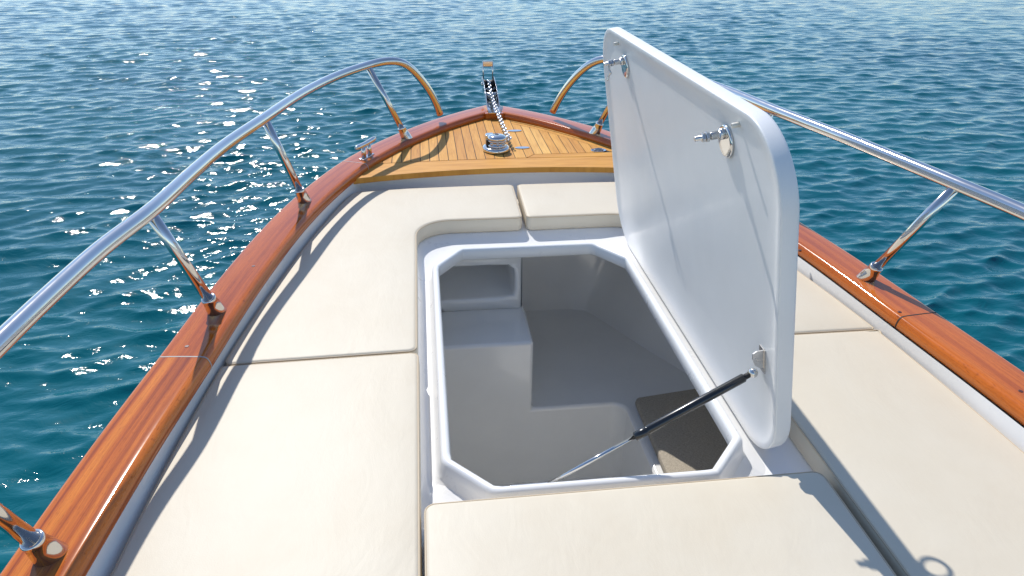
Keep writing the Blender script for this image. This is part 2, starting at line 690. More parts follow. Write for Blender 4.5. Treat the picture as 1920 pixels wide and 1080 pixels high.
def cap_plank(i0, i1, side, mat, mitre=False, dark_end=True):
    """one length of the varnished cap between two stations of the outline"""
    st = list(range(i0, i1 + 1))
    ring_pts, uvs = [], []
    rows = []
    for i in st:
        row = []
        for (o, dz) in CAP_PROFILE:
            p = outline[i] + nrm[i] * o
            row.append((p[0], p[1], sheer(outline[i][1]) + dz))
        rows.append((arc[i], row))
    if mitre:
        rows = [(s, r) for s, r in rows if max(p[0] for p in r) < XM - 0.006]
        row = []
        for (o, dz) in CAP_PROFILE:
            yy = outline[-1, 1] - o / abs(nrm[-1][1])
            row.append((XM - 0.0003, yy, sheer(outline[-1, 1]) + dz))
        rows.append((arc[-1], row))
    n = len(CAP_PROFILE)
    V, UV = [], []
    for s, row in rows:
        for k, p in enumerate(row):
            V.append((other_side(p[0], p[1]) if side > 0 else p[0], p[1], p[2]))
            UV.append((s + (9.3 if side > 0 else 0), CAP_PROFILE[k][0] + (0.35 if side > 0 else 0) + (CAP_PROFILE[k][1] if k > 11 else 0)))
    F = []
    for i in range(len(rows) - 1):
        for k in range(n):
            F.append([i * n + k, i * n + (k + 1) % n, (i + 1) * n + (k + 1) % n, (i + 1) * n + k])
    # end grain with vertices of its own, so that the varnished faces stay straight right up to the joint
    for r0 in (0, (len(rows) - 1) * n):
        b0 = len(V)
        V += [V[r0 + k] for k in range(n)]
        UV += [UV[r0 + k] for k in range(n)]
        F.append([b0 + k for k in range(n)])
    return part(mk("gunwale_plank", V, F, mat, boat, uv=UV))


ia = int(np.argmin(np.abs(outline[:, 1] - 1.462)))
ib = int(np.argmin(np.abs(outline[:, 1] - 2.894)))
iz = len(outline) - 1
GAP = 0.0016


def shrink(o):
    return o


for side in (-1, 1):
    w = "port" if side < 0 else "starboard"
    p = cap_plank(0, ia, side, "mahogany_striped" if side < 0 else "mahogany_plain")
    p["label"] = "striped varnished mahogany length of the gunwale nearest the camera" if side < 0 else "glossy orange mahogany length of the gunwale beside the open lid"
    cap_plank(ia, ib, side, "mahogany_plain")
    cap_plank(ib, iz, side, "mahogany_plain", mitre=True)
    # caulked joints between the lengths: thin strips proud of the varnish by a hair
    for idx, mat in ((ia, "caulk_grey" if side < 0 else "caulk_black"), (ib, "caulk_grey")):
        V = []
        for e in (-1, 1):
            for (o, dz) in CAP_PROFILE[3:19]:
                p_ = outline[idx] + nrm[idx] * (o + (0.0006 if o > 0.1 else 0)) + tang[idx] * e * 0.0020
                V.append((p_[0] if side < 0 else other_side(p_[0], p_[1]), p_[1], sheer(outline[idx][1]) + dz + 0.0004))
        k = len(V) // 2
        F = [[i, i + 1, k + i + 1, k + i] for i in range(k - 1)]
        part(mk("caulk_joint", V, F, mat, boat, recalc=False))

# turned wooden bungs over the fastenings
m, nt, bs = new_mat("mahogany_dark")
bs.inputs["Base Color"].default_value = (0.10, 0.02, 0.008, 1)
bs.inputs["Roughness"].default_value = 0.3
for (x, y) in ((0.822, 1.872), (0.905, 1.478), (-0.935, 1.505), (-0.862, 1.93), (0.965, 1.12)):
    part(lathe("wood_bung", [(0.0052, -0.004), (0.0052, 0.0008), (0.0045, 0.0011)], "mahogany_dark", boat, Matrix.Translation((x, y, sheer(y) + 0.0004)), 12))

# hull below the cap
hv, hf = [], []
sect = [(0.018, -0.03, 1.0), (0.022, -0.12, 1.0), (0.05, -0.4, 1.0), (0.12, -0.8, 0.97), (0.24, -1.1, 0.94)]
rowsP = []
for i in range(0, len(outline), 3):
    rowsP.append([(min(-0.002, outline[i][0] + sc[0] * (1 if outline[i][1] < 3.3 else 0.5)), 1.2 + (outline[i][1] - 1.2) * sc[2], sheer(outline[i][1]) * (1 if k == 0 else 0.6) + sc[1]) for k, sc in enumerate(sect)])
n = len(sect)
for side in (1, -1):
    base = len(hv)
    for row in rowsP:
        hv += [(p[0] * side, p[1], p[2]) for p in row]
    for i in range(len(rowsP) - 1):
        for k in range(n - 1):
            hf.append([base + i * n + k, base + i * n + k + 1, base + (i + 1) * n + k + 1, base + (i + 1) * n + k])
part(mk("hull", hv, hf, "gelcoat_white", boat))

# ------------------------------------------------------------------ deck moulding round the hatch
CUT = round_poly([(-0.385, 0.975, 0.03), (0.462, 0.975, 0.03), (0.462, 2.385, 0.13), (-0.385, 2.385, 0.13)], 12)
OCT = [(-0.235, 1.030), (0.240, 1.030), (0.336, 1.135), (0.336, 2.062), (0.240, 2.196), (-0.240, 2.196), (-0.336, 2.062), (-0.336, 1.135)]


def oct_off(d):
    n = len(OCT)
    out = []
    for i in range(n):
        p0, p1, p2 = Vector(OCT[i - 1]), Vector(OCT[i]), Vector(OCT[(i + 1) % n])
        e1, e2 = (p1 - p0).normalized(), (p2 - p1).normalized()
        n1, n2 = Vector((e1.y, -e1.x)), Vector((e2.y, -e2.x))
        b = (n1 + n2).normalized()
        out.append(tuple(p1 + b * (d / b.dot(n1))))
    r = round_poly([(p[0], p[1], 0.015 + d * 0.4) for p in out], 5)
    return r


HC = (0.0, 1.6)
angs = sorted(set([round(2 * math.pi * k / 220, 5) for k in range(220)] +
                  [round(math.atan2(p[1] - HC[1], p[0] - HC[0]) % (2 * math.pi), 5) for p in CUT]))
EDGE_Y = [-1.0, 0.6, 0.89, 1.0, 1.27, 1.52, 1.78, 2.2, 2.42, 2.61, 2.72]
EDGE_X = [-0.925, -0.918, -0.905, -0.902, -0.888, -0.866, -0.832, -0.761, -0.714, -0.668, -0.628]
cush_edge = catmull(list(zip(EDGE_X, EDGE_Y)) + [(-0.58, 2.83)], 8)
wall_curve = resample(cush_edge, 0.03)
for _ in range(4):
    wall_curve[1:-1] = 0.5 * wall_curve[1:-1] + 0.25 * (wall_curve[:-2] + wall_curve[2:])
wt = np.gradient(wall_curve, axis=0)
wt /= np.linalg.norm(wt, axis=1)[:, None]
wall_nrm = np.stack([wt[:, 1], -wt[:, 0]], 1)
wall_curve = wall_curve - wall_nrm * 0.006
tuck = at_offset(0.108)
tuck = tuck[np.argsort(tuck[:, 1])]


def riser_y(x):
    return 2.832 - 0.15 * x * x


deck_out = [tuple(p) for p in wall_curve] + [(x, riser_y(x) + 0.02) for x in np.linspace(wall_curve[-1, 0], -wall_curve[-1, 0], 20)[1:-1]] + [(other_side(p[0], p[1]) - 0.014, p[1]) for p in wall_curve[::-1]]


def R3(poly, z):
    return [(p[0], p[1], z) for p in poly]


cutR = polar_ring(CUT, HC, angs)
deckR = polar_ring(deck_out, HC, angs)
o_ = {d: polar_ring(oct_off(d), HC, angs) for d in (0.030, 0.016, 0.008, 0.003, 0.0, -0.003, -0.008, -0.014, -0.019, -0.022)}
mid = [((a[0] * 0.55 + b[0] * 0.45), (a[1] * 0.55 + b[1] * 0.45)) for a, b in zip(cutR, o_[0.030])]
cutL = [(a[0] * 0.985 + b[0] * 0.015, a[1] * 0.985 + b[1] * 0.015) for a, b in zip(cutR, o_[0.030])]
dz = 0
ringlist = [R3(deckR, -0.064), R3(cutR, -0.064), R3(cutL, -0.0655), R3(mid, -0.080), R3(o_[0.030], -0.086), R3(o_[0.016], -0.083), R3(o_[0.008], -0.074), R3(o_[0.003], -0.055),
            R3(o_[0.0], -0.038), R3(o_[-0.003], -0.032), R3(o_[-0.008], -0.029), R3(o_[-0.014], -0.029), R3(o_[-0.019], -0.032), R3(o_[-0.022], -0.038),
            R3(o_[-0.022], -0.066), R3(o_[-0.014], -0.074), R3(cutR, -0.098), R3(deckR, -0.098)]
part(rings("deck", ringlist, "gelcoat_white", boat, label="white moulded deck with raised coaming round the hatch opening"))

# bulwark walls and riser below the teak
for side in (-1, 1):
    V, F = [], []
    n = 8
    for i, p in enumerate(wall_curve):
        # leans out from the foot beside the cushions to the underside of the cap
        head = min(p[0], float(np.interp(p[1], tuck[:, 1], tuck[:, 0])))
        ztop = sheer(p[1]) - 0.0365
        for k in range(n):
            t = k / (n - 1)
            z = -0.064 + (ztop + 0.064) * t
            lean = max(0.0, (t - 0.25) / 0.75) ** 1.3
            x = p[0] + (head - p[0]) * lean + 0.010 * max(0.0, 0.2 - t) / 0.2
            V.append((x if side < 0 else other_side(x, p[1]) - 0.014, p[1], z))
    for i in range(len(wall_curve) - 1):
        for k in range(n - 1):
            F.append([i * n + k, i * n + k + 1, (i + 1) * n + k + 1, (i + 1) * n + k])
    part(mk("bulwark", V, F, "gelcoat_white", boat))
V, F = [], []
xs = np.linspace(-0.67, 0.67, 40)
prof = [(-0.045, -0.063), (-0.022, -0.060), (-0.008, -0.048), (0.0, -0.030), (0.002, 0.004), (-0.001, 0.012), (-0.012, 0.0172)]
for x in xs:
    for o, z in prof:
        V.append((x, riser_y(x) + o, z))
n = len(prof)
for i in range(len(xs) - 1):
    for k in range(n - 1):
        F.append([i * n + k, i * n + k + 1, (i + 1) * n + k + 1, (i + 1) * n + k])
part(mk("riser", V, F, "gelcoat_white", boat, label="white curved riser below the teak bow deck"))

# ------------------------------------------------------------------ teak bow deck
TZ = 0.042
nose = at_offset(0.108)      # planks run in under the rounded nose of the cap


def y_nose(x, extra=0.0):
    c = nose[nose[:, 1] > 2.4]
    x = min(x, 2 * XM - 0.004 - x)
    return float(np.interp(x, c[:, 0], c[:, 1])) + extra


def teak_edge(x):
    return 2.809 - 0.19 * x * x


def my(x):
    return 2.937 - 0.071 * x * x


deck_e = empty("teak_deck", boat, (0, 0, -WATER_Z))
deck_e["label"] = "planked teak bow deck with black caulked seams"


def plank(pts, top=TZ, th=0.010, lab=None, bev=0.0012, mat="teak"):
    return prism("plank", pts, top - th, top, mat, deck_e, bevel=bev, bseg=2, label=lab)


# black bed under the planks
xb = np.linspace(-0.648, 0.648, 45)
bed = [(x, teak_edge(x) + 0.006) for x in xb] + [(x, max(teak_edge(x) + 0.02, y_nose(x, 0.02))) for x in xb[::-1]]
prism("caulk_bed", bed, TZ - 0.018, TZ - 0.0025, "caulk_black", deck_e)
# margin board along the after edge, with a thick nosing
xm = np.linspace(-0.650, 0.650, 41)
mar = [(x, teak_edge(x)) for x in xm] + [(x, my(x)) for x in xm[::-1]]
prism("margin_board", mar, TZ - 0.024, TZ, "teak_across", deck_e, bevel=0.003, bseg=3, label="broad teak margin board along the after edge of the bow deck")
S = 0.0014      # half seam
edges = [-0.6092, -0.5685] + [-0.5279 + 0.04063 * k for k in range(14)] + [0.0490]
for x0, x1 in zip(edges[:-1], edges[1:]):
    a, b = x0 + S, x1 - S
    ya, yb = y_nose(a, 0.02), y_nose(b, 0.02)
    if yb - my(b) < 0.012:
        continue
    yl = max(ya, my(a) + 0.003 + S * 2)
    pts = [(a, my(a) + 2 * S), (b, my(b) + 2 * S)]
    for t in np.linspace(1, 0, 4):
        x = a + (b - a) * t
        pts.append((x, max(y_nose(x, 0.02), my(x) + 0.003 + 2 * S)))
    plank(pts)
# king plank between the seams and the locker
pts = [(0.049 + S, my(0.049) + 2 * S), (0.098 - S, my(0.098) + 2 * S), (0.098 - S, y_nose(0.098, 0.02)), (0.049 + S, y_nose(0.049, 0.02))]
plank(pts)


# locker lid: frame of four boards with short planks inside
def inner(off):
    c = at_offset(0.108 + off)
    c = c[c[:, 1] > 2.4]
    return lambda x: float(np.interp(min(x, 2 * XM - 0.004 - x), c[:, 0], c[:, 1]))


yA, yB, yC = inner(0.024), inner(0.029), inner(0.060)
x0 = 0.098
# covering board that follows the cap
xs = np.linspace(x0 + S, 0.63, 26)
low = [(x, max(yA(x), my(x) + 2 * S)) for x in xs]
upp = [(x, max(y_nose(x, 0.02), my(x) + 0.004 + 2 * S)) for x in xs]
cov = low + upp[::-1]
plank(cov, lab="curved teak covering board along the gunwale")
# curved frame board
xs = np.linspace(x0 + S, 0.545, 24)
low = [(x, max(yC(x) + S, 2.9876)) for x in xs]
upp = [(x, max(yB(x) - 2 * S, 2.988)) for x in xs]
ok = [i for i in range(len(xs)) if upp[i][1] - low[i][1] > 0.001]
plank([low[i] for i in ok] + [upp[i] for i in ok[::-1]])
# hinge-side board and after board, mitred
plank([(x0 + S, my(x0) + 3 * S), (0.1401 - S, 2.986), (0.1401 - S, yC(0.1401) - S), (x0 + S, yC(x0) - S)])
xe = np.linspace(0.1401, 0.565, 10)
plank([(x0 + 3 * S, my(x0) + 2 * S)] + [(x, my(x) + 2 * S) for x in xe] + [(x, max(2.984, my(x) + 0.01)) for x in xe[::-1]], mat="teak_across")
e2 = [0.1401 + 0.0392 * k for k in range(9)]
for a_, b_ in zip(e2[:-1], e2[1:]):
    a, b = a_ + S, b_ - S
    top = [(x, yC(x) - S) for x in np.linspace(b, a, 3)]
    if min(t[1] for t in top) < 2.993:
        continue
    plank([(a, 2.987), (b, 2.987)] + top)

# flat oval hinges and the flush pull ring on the locker
for (hx, hy) in ((0.098, 3.358), (0.098, 3.079)):
    ell = [(hx + 0.034 * math.cos(t) * (1 if abs(math.cos(t)) < 2 else 1), hy + 0.0155 * math.sin(t)) for t in np.linspace(0, 2 * math.pi, 32)[:-1]]
    h = prism("hinge", ell, TZ, TZ + 0.0035, "steel_polished", deck_e, bevel=0.001, bseg=2, label="polished oval hinge let into the teak planks")
    for sx in (-0.02, -0.007, 0.007, 0.02):
        pass
ell = [(0.4385 + 0.036 * math.cos(t), 3.0128 + 0.026 * math.sin(t)) for t in np.linspace(0, 2 * math.pi, 32)[:-1]]
prism("pull_plate", ell, TZ, TZ + 0.003, "steel_polished", deck_e, bevel=0.001, bseg=2, label="oval flush pull plate on the teak locker lid")
tube("pull_ring", [(0.4385 + 0.021 * math.cos(t), 3.0128 + 0.013 * math.sin(t), TZ + 0.0055) for t in np.linspace(0, 2 * math.pi, 25)], 0.0025, "steel_polished", deck_e, seg=8, cap=False)

# ------------------------------------------------------------------ cabin seen through the hatch
cab = empty("cabin_liner", boat, (0, 0, -WATER_Z))
cab["label"] = "grey white moulded cabin liner below the hatch"
FZ = -0.60
# locker block and berth floor are one moulding: unite them, then round the edges
t1 = prism("cabin_floor", [(-0.70, 2.0), (0.0, 2.0), (0.0, 2.30), (-0.70, 2.30)], -1.05, -0.311, "gelcoat_cabin")
slab = round_poly([(-0.40, 2.0, 0), (0.343, 2.0, 0.05), (0.352, 0.85, 0), (0.87, 0.85, 0), (0.82, 1.70, 0), (0.70, 2.15, 0), (0.45, 2.78, 0), (-0.40, 2.78, 0)], 8)
t2 = prism("cabin_floor", slab, -1.0, FZ, "gelcoat_cabin")
bo = t2.modifiers.new("join", 'BOOLEAN')
bo.operation = 'UNION'
bo.solver = 'EXACT'
bo.object = t1
bpy.context.view_layer.update()
dg = bpy.context.evaluated_depsgraph_get()
me2 = bpy.data.meshes.new_from_object(t2.evaluated_get(dg))
bpy.data.objects.remove(t1)
bpy.data.objects.remove(t2)
bm = bmesh.new()
bm.from_mesh(me2)
bmesh.ops.remove_doubles(bm, verts=bm.verts, dist=0.0005)
bmesh.ops.dissolve_limit(bm, angle_limit=R(1.0), verts=bm.verts, edges=bm.edges)
lk = from_bm("locker_block", bm, "gelcoat_cabin", cab)
b_ = lk.modifiers.new("bevel", 'BEVEL')
b_.width = 0.014
b_.segments = 4
b_.limit_method = 'ANGLE'
b_.angle_limit = R(35)
b_.harden_normals = True

# cubby: face frame with a rounded opening
ca = [2 * math.pi * k / 96 for k in range(96)]
cc = (-0.38, -0.19)
ca = sorted(ca + [math.atan2(z - cc[1], x - cc[0]) % (2 * math.pi) for x, z in ((-0.70, -0.315), (-0.012, -0.315), (-0.012, -0.085), (-0.70, -0.085))])
fr = polar_ring([(-0.70, -0.315), (-0.012, -0.315), (-0.012, -0.085), (-0.70, -0.085)], cc, ca)
ho = polar_ring(round_poly([(-0.665, -0.264, 0.02), (-0.030, -0.264, 0.02), (-0.030, -0.122, 0.04), (-0.665, -0.122, 0.04)], 8), cc, ca)
hi = polar_ring(round_poly([(-0.657, -0.258, 0.018), (-0.040, -0.258, 0.018), (-0.040, -0.128, 0.034), (-0.657, -0.130, 0.034)], 8), cc, ca)
fr0 = [(x, 2.575, z) for x, z in fr]
rl = [fr0, [(x, 2.250, z) for x, z in fr], [(x + (0.01 if x < -0.3 else -0.01), 2.2375, z + (0.006 if z < -0.2 else -0.006)) for x, z in fr], [(x, 2.2365, z) for x, z in ho], [(x * 0.5 + X * 0.5, 2.2400, z * 0.5 + Z_ * 0.5) for (x, z), (X, Z_) in zip(ho, hi)],
      [(x, 2.250, z) for x, z in hi], [(x, 2.56, z) for x, z in hi]]
rings("shelf_cubby", rl, "gelcoat_cabin", cab, cap1=True, label="open shelf recess above the locker block")
# side of the locker that closes the left of the berth
mk("locker_side", [(-0.012, 2.24, -0.09), (-0.012, 2.75, -0.09), (-0.006, 2.75, -0.7), (-0.006, 2.24, -0.7)], [[0, 1, 2, 3]], "gelcoat_cabin", cab)
# forward and starboard walls, flared with the hull, meeting in a soft corner
bot = catmull([(-0.05, 2.70), (0.20, 2.70), (0.315, 2.685), (0.365, 2.635), (0.52, 2.35), (0.69, 2.03), (0.80, 1.6), (0.85, 0.85)], 8)
flare = np.interp(np.arange(len(bot)), [0, 10, 24, 32, 40, len(bot) - 1], [0.0, 0.0, 0.25, 0.21, 0.15, 0.09])
V, F = [], []
zl = np.linspace(0, 1, 5)
for (x, y), fl in zip(bot, flare):
    for t in zl:
        V.append((x + fl * t * 0.95, y + 0.02 * t, FZ - 0.01 + t * 0.54))
for i in range(len(bot) - 1):
    for k in range(4):
        F.append([i * 5 + k, i * 5 + k + 1, (i + 1) * 5 + k + 1, (i + 1) * 5 + k])
mk("cabin_wall", V, F, "gelcoat_cabin", cab)
mk("cabin_wall", [(-0.74, 0.95, -1.05), (0.90, 0.95, -1.05), (0.92, 0.95, -0.09), (-0.78, 0.95, -0.09)], [[0, 1, 2, 3]], "gelcoat_cabin", cab)
mk("cabin_wall", [(-0.685, 0.90, -1.05), (-0.685, 2.40, -1.05), (-0.70, 2.40, -0.09), (-0.70, 0.90, -0.09)], [[0, 1, 2, 3]], "gelcoat_cabin", cab)
mk("well_floor", [(-0.85, 0.90, -0.955), (0.40, 0.90, -0.955), (0.40, 2.05, -0.955), (-0.85, 2.05, -0.955)], [[0, 1, 2, 3]], "gelcoat_cabin", cab)

# ------------------------------------------------------------------ hatch lid
TH = R(10)
LID_N = Vector((math.cos(TH), 0, math.sin(TH)))          # from the inner face to the outer face
LID_V = Vector((-math.sin(TH), 0, math.cos(TH)))         # up the lid
LID_O = Vector((0.372, 0.0, -0.045))


def lid_p(u, v, h=0.0):
    return LID_O + Vector((0, u, 0)) + LID_V * v + LID_N * h


lid_y = [1.052, 2.362]
lid_v = [-0.030, 0.736]


def rrect(ins, r):
    a0, a1, b0, b1 = lid_y[0] + ins, lid_y[1] - ins, lid_v[0] + ins, lid_v[1] - ins
    r = max(r - ins, 0.012)
    out = []
    for (cx_, cy_, s) in ((a1 - r, b1 - r, 0), (a0 + r, b1 - r, 90), (a0 + r, b0 + r, 180), (a1 - r, b0 + r, 270)):
        for k in range(17):
            w = R(s + 90 * k / 16)
            out.append((cx_ + r * math.cos(w), cy_ + r * math.sin(w)))
    return out


LR = 0.150
LT = 0.036
rl = []
for ins, h in ((0.05, LT + 0.0035), (0.02, LT + 0.002), (0.008, LT), (0.0025, LT - 0.0025), (0.0, LT - 0.008), (0.0, 0.0040), (0.0003, 0.0014), (0.0012, 0.0004), (0.0030, 0.0), (0.012, 0.0001),
               (0.016, 0.0010), (0.024, 0.0030), (0.034, 0.0046), (0.048, 0.0056), (0.07, 0.0060)):
    rl.append([lid_p(u, v_, h) for u, v_ in rrect(ins, LR)])
lid = part(rings("hatch_lid", rl, "gelcoat_lid", boat, cap0=True, cap1=True, label="white hatch lid standing open, its inner face to the camera"))
FACE = 0.0060


def lid_frame(u, v, h=FACE, flip=True):
    """z axis out of the inner face"""
    return frame(lid_p(u, v, h), -LID_N if flip else LID_N, (0, 1, 0))


def lid_child(o):
    o.parent = lid
    return o


def v_of_z(z):
    return (z + 0.045) / math.cos(TH)


for (u, z, hook) in ((2.075, 0.607, True), (1.303, 0.609, False)):
    v_ = v_of_z(z)
    M = lid_frame(u, v_ - 0.012)
    lathe("latch_plate", [(0.030, -0.002), (0.0335, 0.0), (0.0335, 0.0055), (0.031, 0.0075), (0.029, 0.0078), (0.010, 0.0078)], "steel_polished", lid, M, 36, label="round polished latch plate on the inside of the hatch lid")
    M2 = lid_frame(u + 0.002, v_ + 0.004)
    prof = [(0.0115, 0.006), (0.0115, 0.016), (0.0085, 0.0175)]
    zz = 0.0175
    for k in range(9):
        prof += [(0.0085, zz), (0.0070, zz + 0.001)]
        zz += 0.002
    prof += [(0.0052, zz), (0.0052, zz + 0.030), (0.0045, zz + 0.0315)]
    lathe("latch_bolt", prof, "steel_brushed", lid, M2, 20)
    for h0, rr_ in ((zz + 0.002, 0.0105), (zz + 0.010, 0.0095)):
        V, F = lathe_geo([(rr_ * 0.92, 0), (rr_, 0.001), (rr_, 0.006), (rr_ * 0.92, 0.007)], 6, M2 @ Matrix.Translation((0, 0, h0)))
        mk("latch_nut", V, F, "steel_brushed", lid, smooth=False)
    if hook:
        c = lid_p(u, v_ + 0.004, FACE - zz - 0.013)
        pts = [c, c + Vector((0.0, 0, -0.016)), c + Vector((0.004, -0.006, -0.027)), c + Vector((0.002, 0.006, -0.036)), c + Vector((0.0, 0.006, -0.052))]
        tube("latch_hook", resample(catmull([tuple(p) for p in pts], 5), 0.003), 0.0028, "steel_brushed", lid, seg=8)
    # ring pull on the weather side
    Mo = frame(lid_p(u, v_, LT + 0.002), LID_N, (0, 1, 0))
    lathe("latch_rose", [(0.026, 0.0), (0.026, 0.003), (0.022, 0.006), (0.006, 0.006)], "steel_polished", lid, Mo, 28)
    ring = [Mo @ Vector((0.021 * math.cos(t), 0.004, 0.028 + 0.021 * math.sin(t))) for t in np.linspace(0, 2 * math.pi, 29)]
    tube("pull_ring", [tuple(p) for p in ring], 0.0040, "steel_polished", lid, seg=10, cap=False)
for (u, z) in ((2.135, 0.650), (1.240, 0.648)):
    M = lid_frame(u, v_of_z(z))
    lathe("bumper_stud", [(0.0050, 0.0), (0.0050, 0.016), (0.0042, 0.017), (0.0022, 0.017), (0.0022, 0.010)], "rubber_white", lid, M, 16)

# gas strut
strut_top = lid_p(1.128, v_of_z(0.156), FACE - 0.022)
strut_foot = Vector((-0.128, 1.066, -0.060))
d = (strut_top - strut_foot)
ln = d.length
dn = d.normalized()
SPL = 0.45
body = tube("gas_strut", [tuple(strut_foot + d * t) for t in (SPL - 0.012, SPL - 0.010, SPL + 0.045, SPL + 0.046, SPL + 0.05, 0.955, 0.962)],
            [0.0078, 0.0096, 0.0096, 0.0091, 0.0096, 0.0096, 0.0072], "strut_black", boat, seg=24, label="black gas strut with steel rod holding the hatch lid open")
part(body)
tube("strut_rod", [tuple(strut_foot), tuple(strut_foot + d * (SPL + 0.01))], 0.0042, "steel_polished", body, seg=16)
tube("strut_end", [tuple(strut_foot + d * 0.955), tuple(strut_foot + d * 0.993)], 0.0062, "rubber_black", body, seg=14)
M = frame(strut_top, (0, -1, 0.2))
lathe("ball_joint", [(0.002, -0.011), (0.007, -0.009), (0.0098, -0.004), (0.0105, 0.0), (0.0098, 0.004), (0.007, 0.009), (0.002, 0.011)], "steel_polished", body, M, 20)
# lid bracket: a plate and a bent ear
Bc = lid_frame(1.128, v_of_z(0.185))
V, F = [], []
bx0 = [(-0.013, -0.030), (0.013, -0.030), (0.013, 0.028), (-0.013, 0.028)]
pl = [Bc @ Vector((a, b, 0.0)) for a, b in bx0] + [Bc @ Vector((a, b, 0.003)) for a, b in bx0]
mk("strut_bracket", pl, [[3, 2, 1, 0], [4, 5, 6, 7], [0, 1, 5, 4], [1, 2, 6, 5], [2, 3, 7, 6], [3, 0, 4, 7]], "steel_brushed", body, smooth=False)
ear = [(-0.030, 0.0), (0.016, 0.0), (0.014, 0.010), (0.004, 0.022), (-0.012, 0.027), (-0.026, 0.026), (-0.030, 0.018)]
V = [Bc @ Vector((-0.010, a, b)) for a, b in ear] + [Bc @ Vector((-0.007, a, b)) for a, b in ear]
k = len(ear)
mk("strut_bracket", V, [list(range(k))[::-1], list(range(k, 2 * k))] + [[i, (i + 1) % k, k + (i + 1) % k, k + i] for i in range(k)], "steel_brushed", body, smooth=False)
lathe("bracket_screw", [(0.0045, 0.003), (0.0045, 0.0045), (0.003, 0.006)], "steel_polished", body, Bc @ Matrix.Translation((0.003, 0.018, 0)), 14)
ft = [(-0.150, -0.003), (-0.096, -0.003), (-0.096, 0.003), (-0.150, 0.003)]
prism("foot_bracket", [(-0.196, 1.053), (-0.105, 1.053), (-0.105, 1.070), (-0.196, 1.070)], -0.078, -0.050, "steel_brushed", body, bevel=0.002)

# ------------------------------------------------------------------ guard rails
RAILS = {
    -1: [(-1.062, -1.0, 0.372), (-1.058, -0.2, 0.374), (-1.046, 0.5, 0.378), (-1.028, 1.002, 0.382), (-1.016, 1.213, 0.384), (-0.998, 1.386, 0.387), (-0.963, 1.57, 0.39), (-0.941, 1.829, 0.391), (-0.913, 2.075, 0.391), (-0.855, 2.367, 0.391), (-0.801, 2.637, 0.391), (-0.738, 2.863, 0.391), (-0.67, 3.026, 0.394), (-0.587, 3.165, 0.397), (-0.524, 3.247, 0.4), (-0.459, 3.287, 0.3978), (-0.413, 3.321, 0.3778), (-0.368, 3.36, 0.3256), (-0.321, 3.401, 0.2546), (-0.282, 3.438, 0.1724), (-0.263, 3.461, 0.108)],
    1: [(-1.085, -1.0, 0.385), (-1.08, -0.2, 0.388), (-1.072, 0.5, 0.39), (-1.053, 1.05, 0.393), (-1.031, 1.33, 0.396), (-0.994, 1.522, 0.4), (-0.955, 1.746, 0.402), (-0.91, 2.014, 0.402), (-0.851, 2.282, 0.402), (-0.796, 2.555, 0.402), (-0.729, 2.814, 0.402), (-0.662, 2.981, 0.405), (-0.582, 3.119, 0.408), (-0.519, 3.19, 0.411), (-0.456, 3.235, 0.4048), (-0.412, 3.274, 0.3835), (-0.367, 3.322, 0.3329), (-0.321, 3.379, 0.2564), (-0.284, 3.431, 0.171), (-0.263, 3.46, 0.108)]}


def rail_curve(side):
    q = resample(catmull(RAILS[side], 10), 0.02)
    for _ in range(6):
        q[1:-1] = 0.5 * q[1:-1] + 0.25 * (q[:-2] + q[2:])
    return q


def rail_at(y, rail_path):
    m_ = rail_path[: int(np.argmax(rail_path[:, 2])) + 1]
    return Vector([float(np.interp(y, m_[:, 1], m_[:, k])) for k in range(3)])


stations = [((-0.423, 3.194), (3.184, 3.135)), ((-0.781, 2.443), (2.354, 2.285)), ((-0.903, 1.671), (1.560, 1.525)), ((-0.979, 0.886), (0.800, 0.780)), ((-0.987, 0.050), (0.000, 0.000))]
for side in (-1, 1):
    sg = -side
    rail_path = rail_curve(side)
    shift = (lambda y: 0.0) if side < 0 else (lambda y: 0.040 * min(1.0, max(0.0, (y - 2.1) / 1.1)))
    P_ = [(p[0] * sg + shift(p[1]), p[1], p[2]) for p in rail_path]
    rl_ = part(tube("guard_rail", P_, 0.0178, "steel_polished", boat, seg=28,
                    label="polished steel guard rail on the port side of the bow, on the left" if side < 0 else "polished steel guard rail on the starboard side of the bow, behind the lid"))
    for (bx, by), ty in stations:
        top = rail_at(ty[0] if side < 0 else ty[1], rail_path)
        base = Vector((bx, by, sheer(by) - 0.002))
        top.x = top.x * sg + shift(top.y)
        base.x = base.x if side < 0 else other_side(base.x, base.y)
        dd = top - base
        L_ = dd.length
        dd.normalize()
        tube("stanchion", [tuple(base + dd * 0.03), tuple(top - dd * 0.010)], 0.0138, "steel_polished", rl_, seg=22)
        # flared boot, cut flat where it meets the wood
        V, F = [], []
        segn = 26
        lv = [(0.0, 0.0262, 0.0215), (0.004, 0.0262, 0.0215), (0.030, 0.0215, 0.0195), (0.048, 0.0178, 0.0178), (0.049, 0.0188, 0.0188), (0.056, 0.0188, 0.0188), (0.0585, 0.0172, 0.0172), (0.0585, 0.0135, 0.0135)]
        for (h, ra, rb) in lv:
            t = h / 0.0585
            c = base + dd * h * (1.0 if h > 0 else 0)
            ax = (Vector((0, 0, 1)) * (1 - t) + dd * t).normalized()
            fr_ = frame(c, ax, (dd.x, dd.y, 0))
            for k in range(segn):
                w = 2 * math.pi * k / segn
                V.append(fr_ @ Vector((ra * math.cos(w), rb * math.sin(w), 0)))
        for i in range(len(lv) - 1):
            for k in range(segn):
                F.append([i * segn + k, i * segn + (k + 1) % segn, (i + 1) * segn + (k + 1) % segn, (i + 1) * segn + k])
        F.append(list(range(segn))[::-1])
        mk("stanchion_boot", V, F, "steel_polished", rl_)

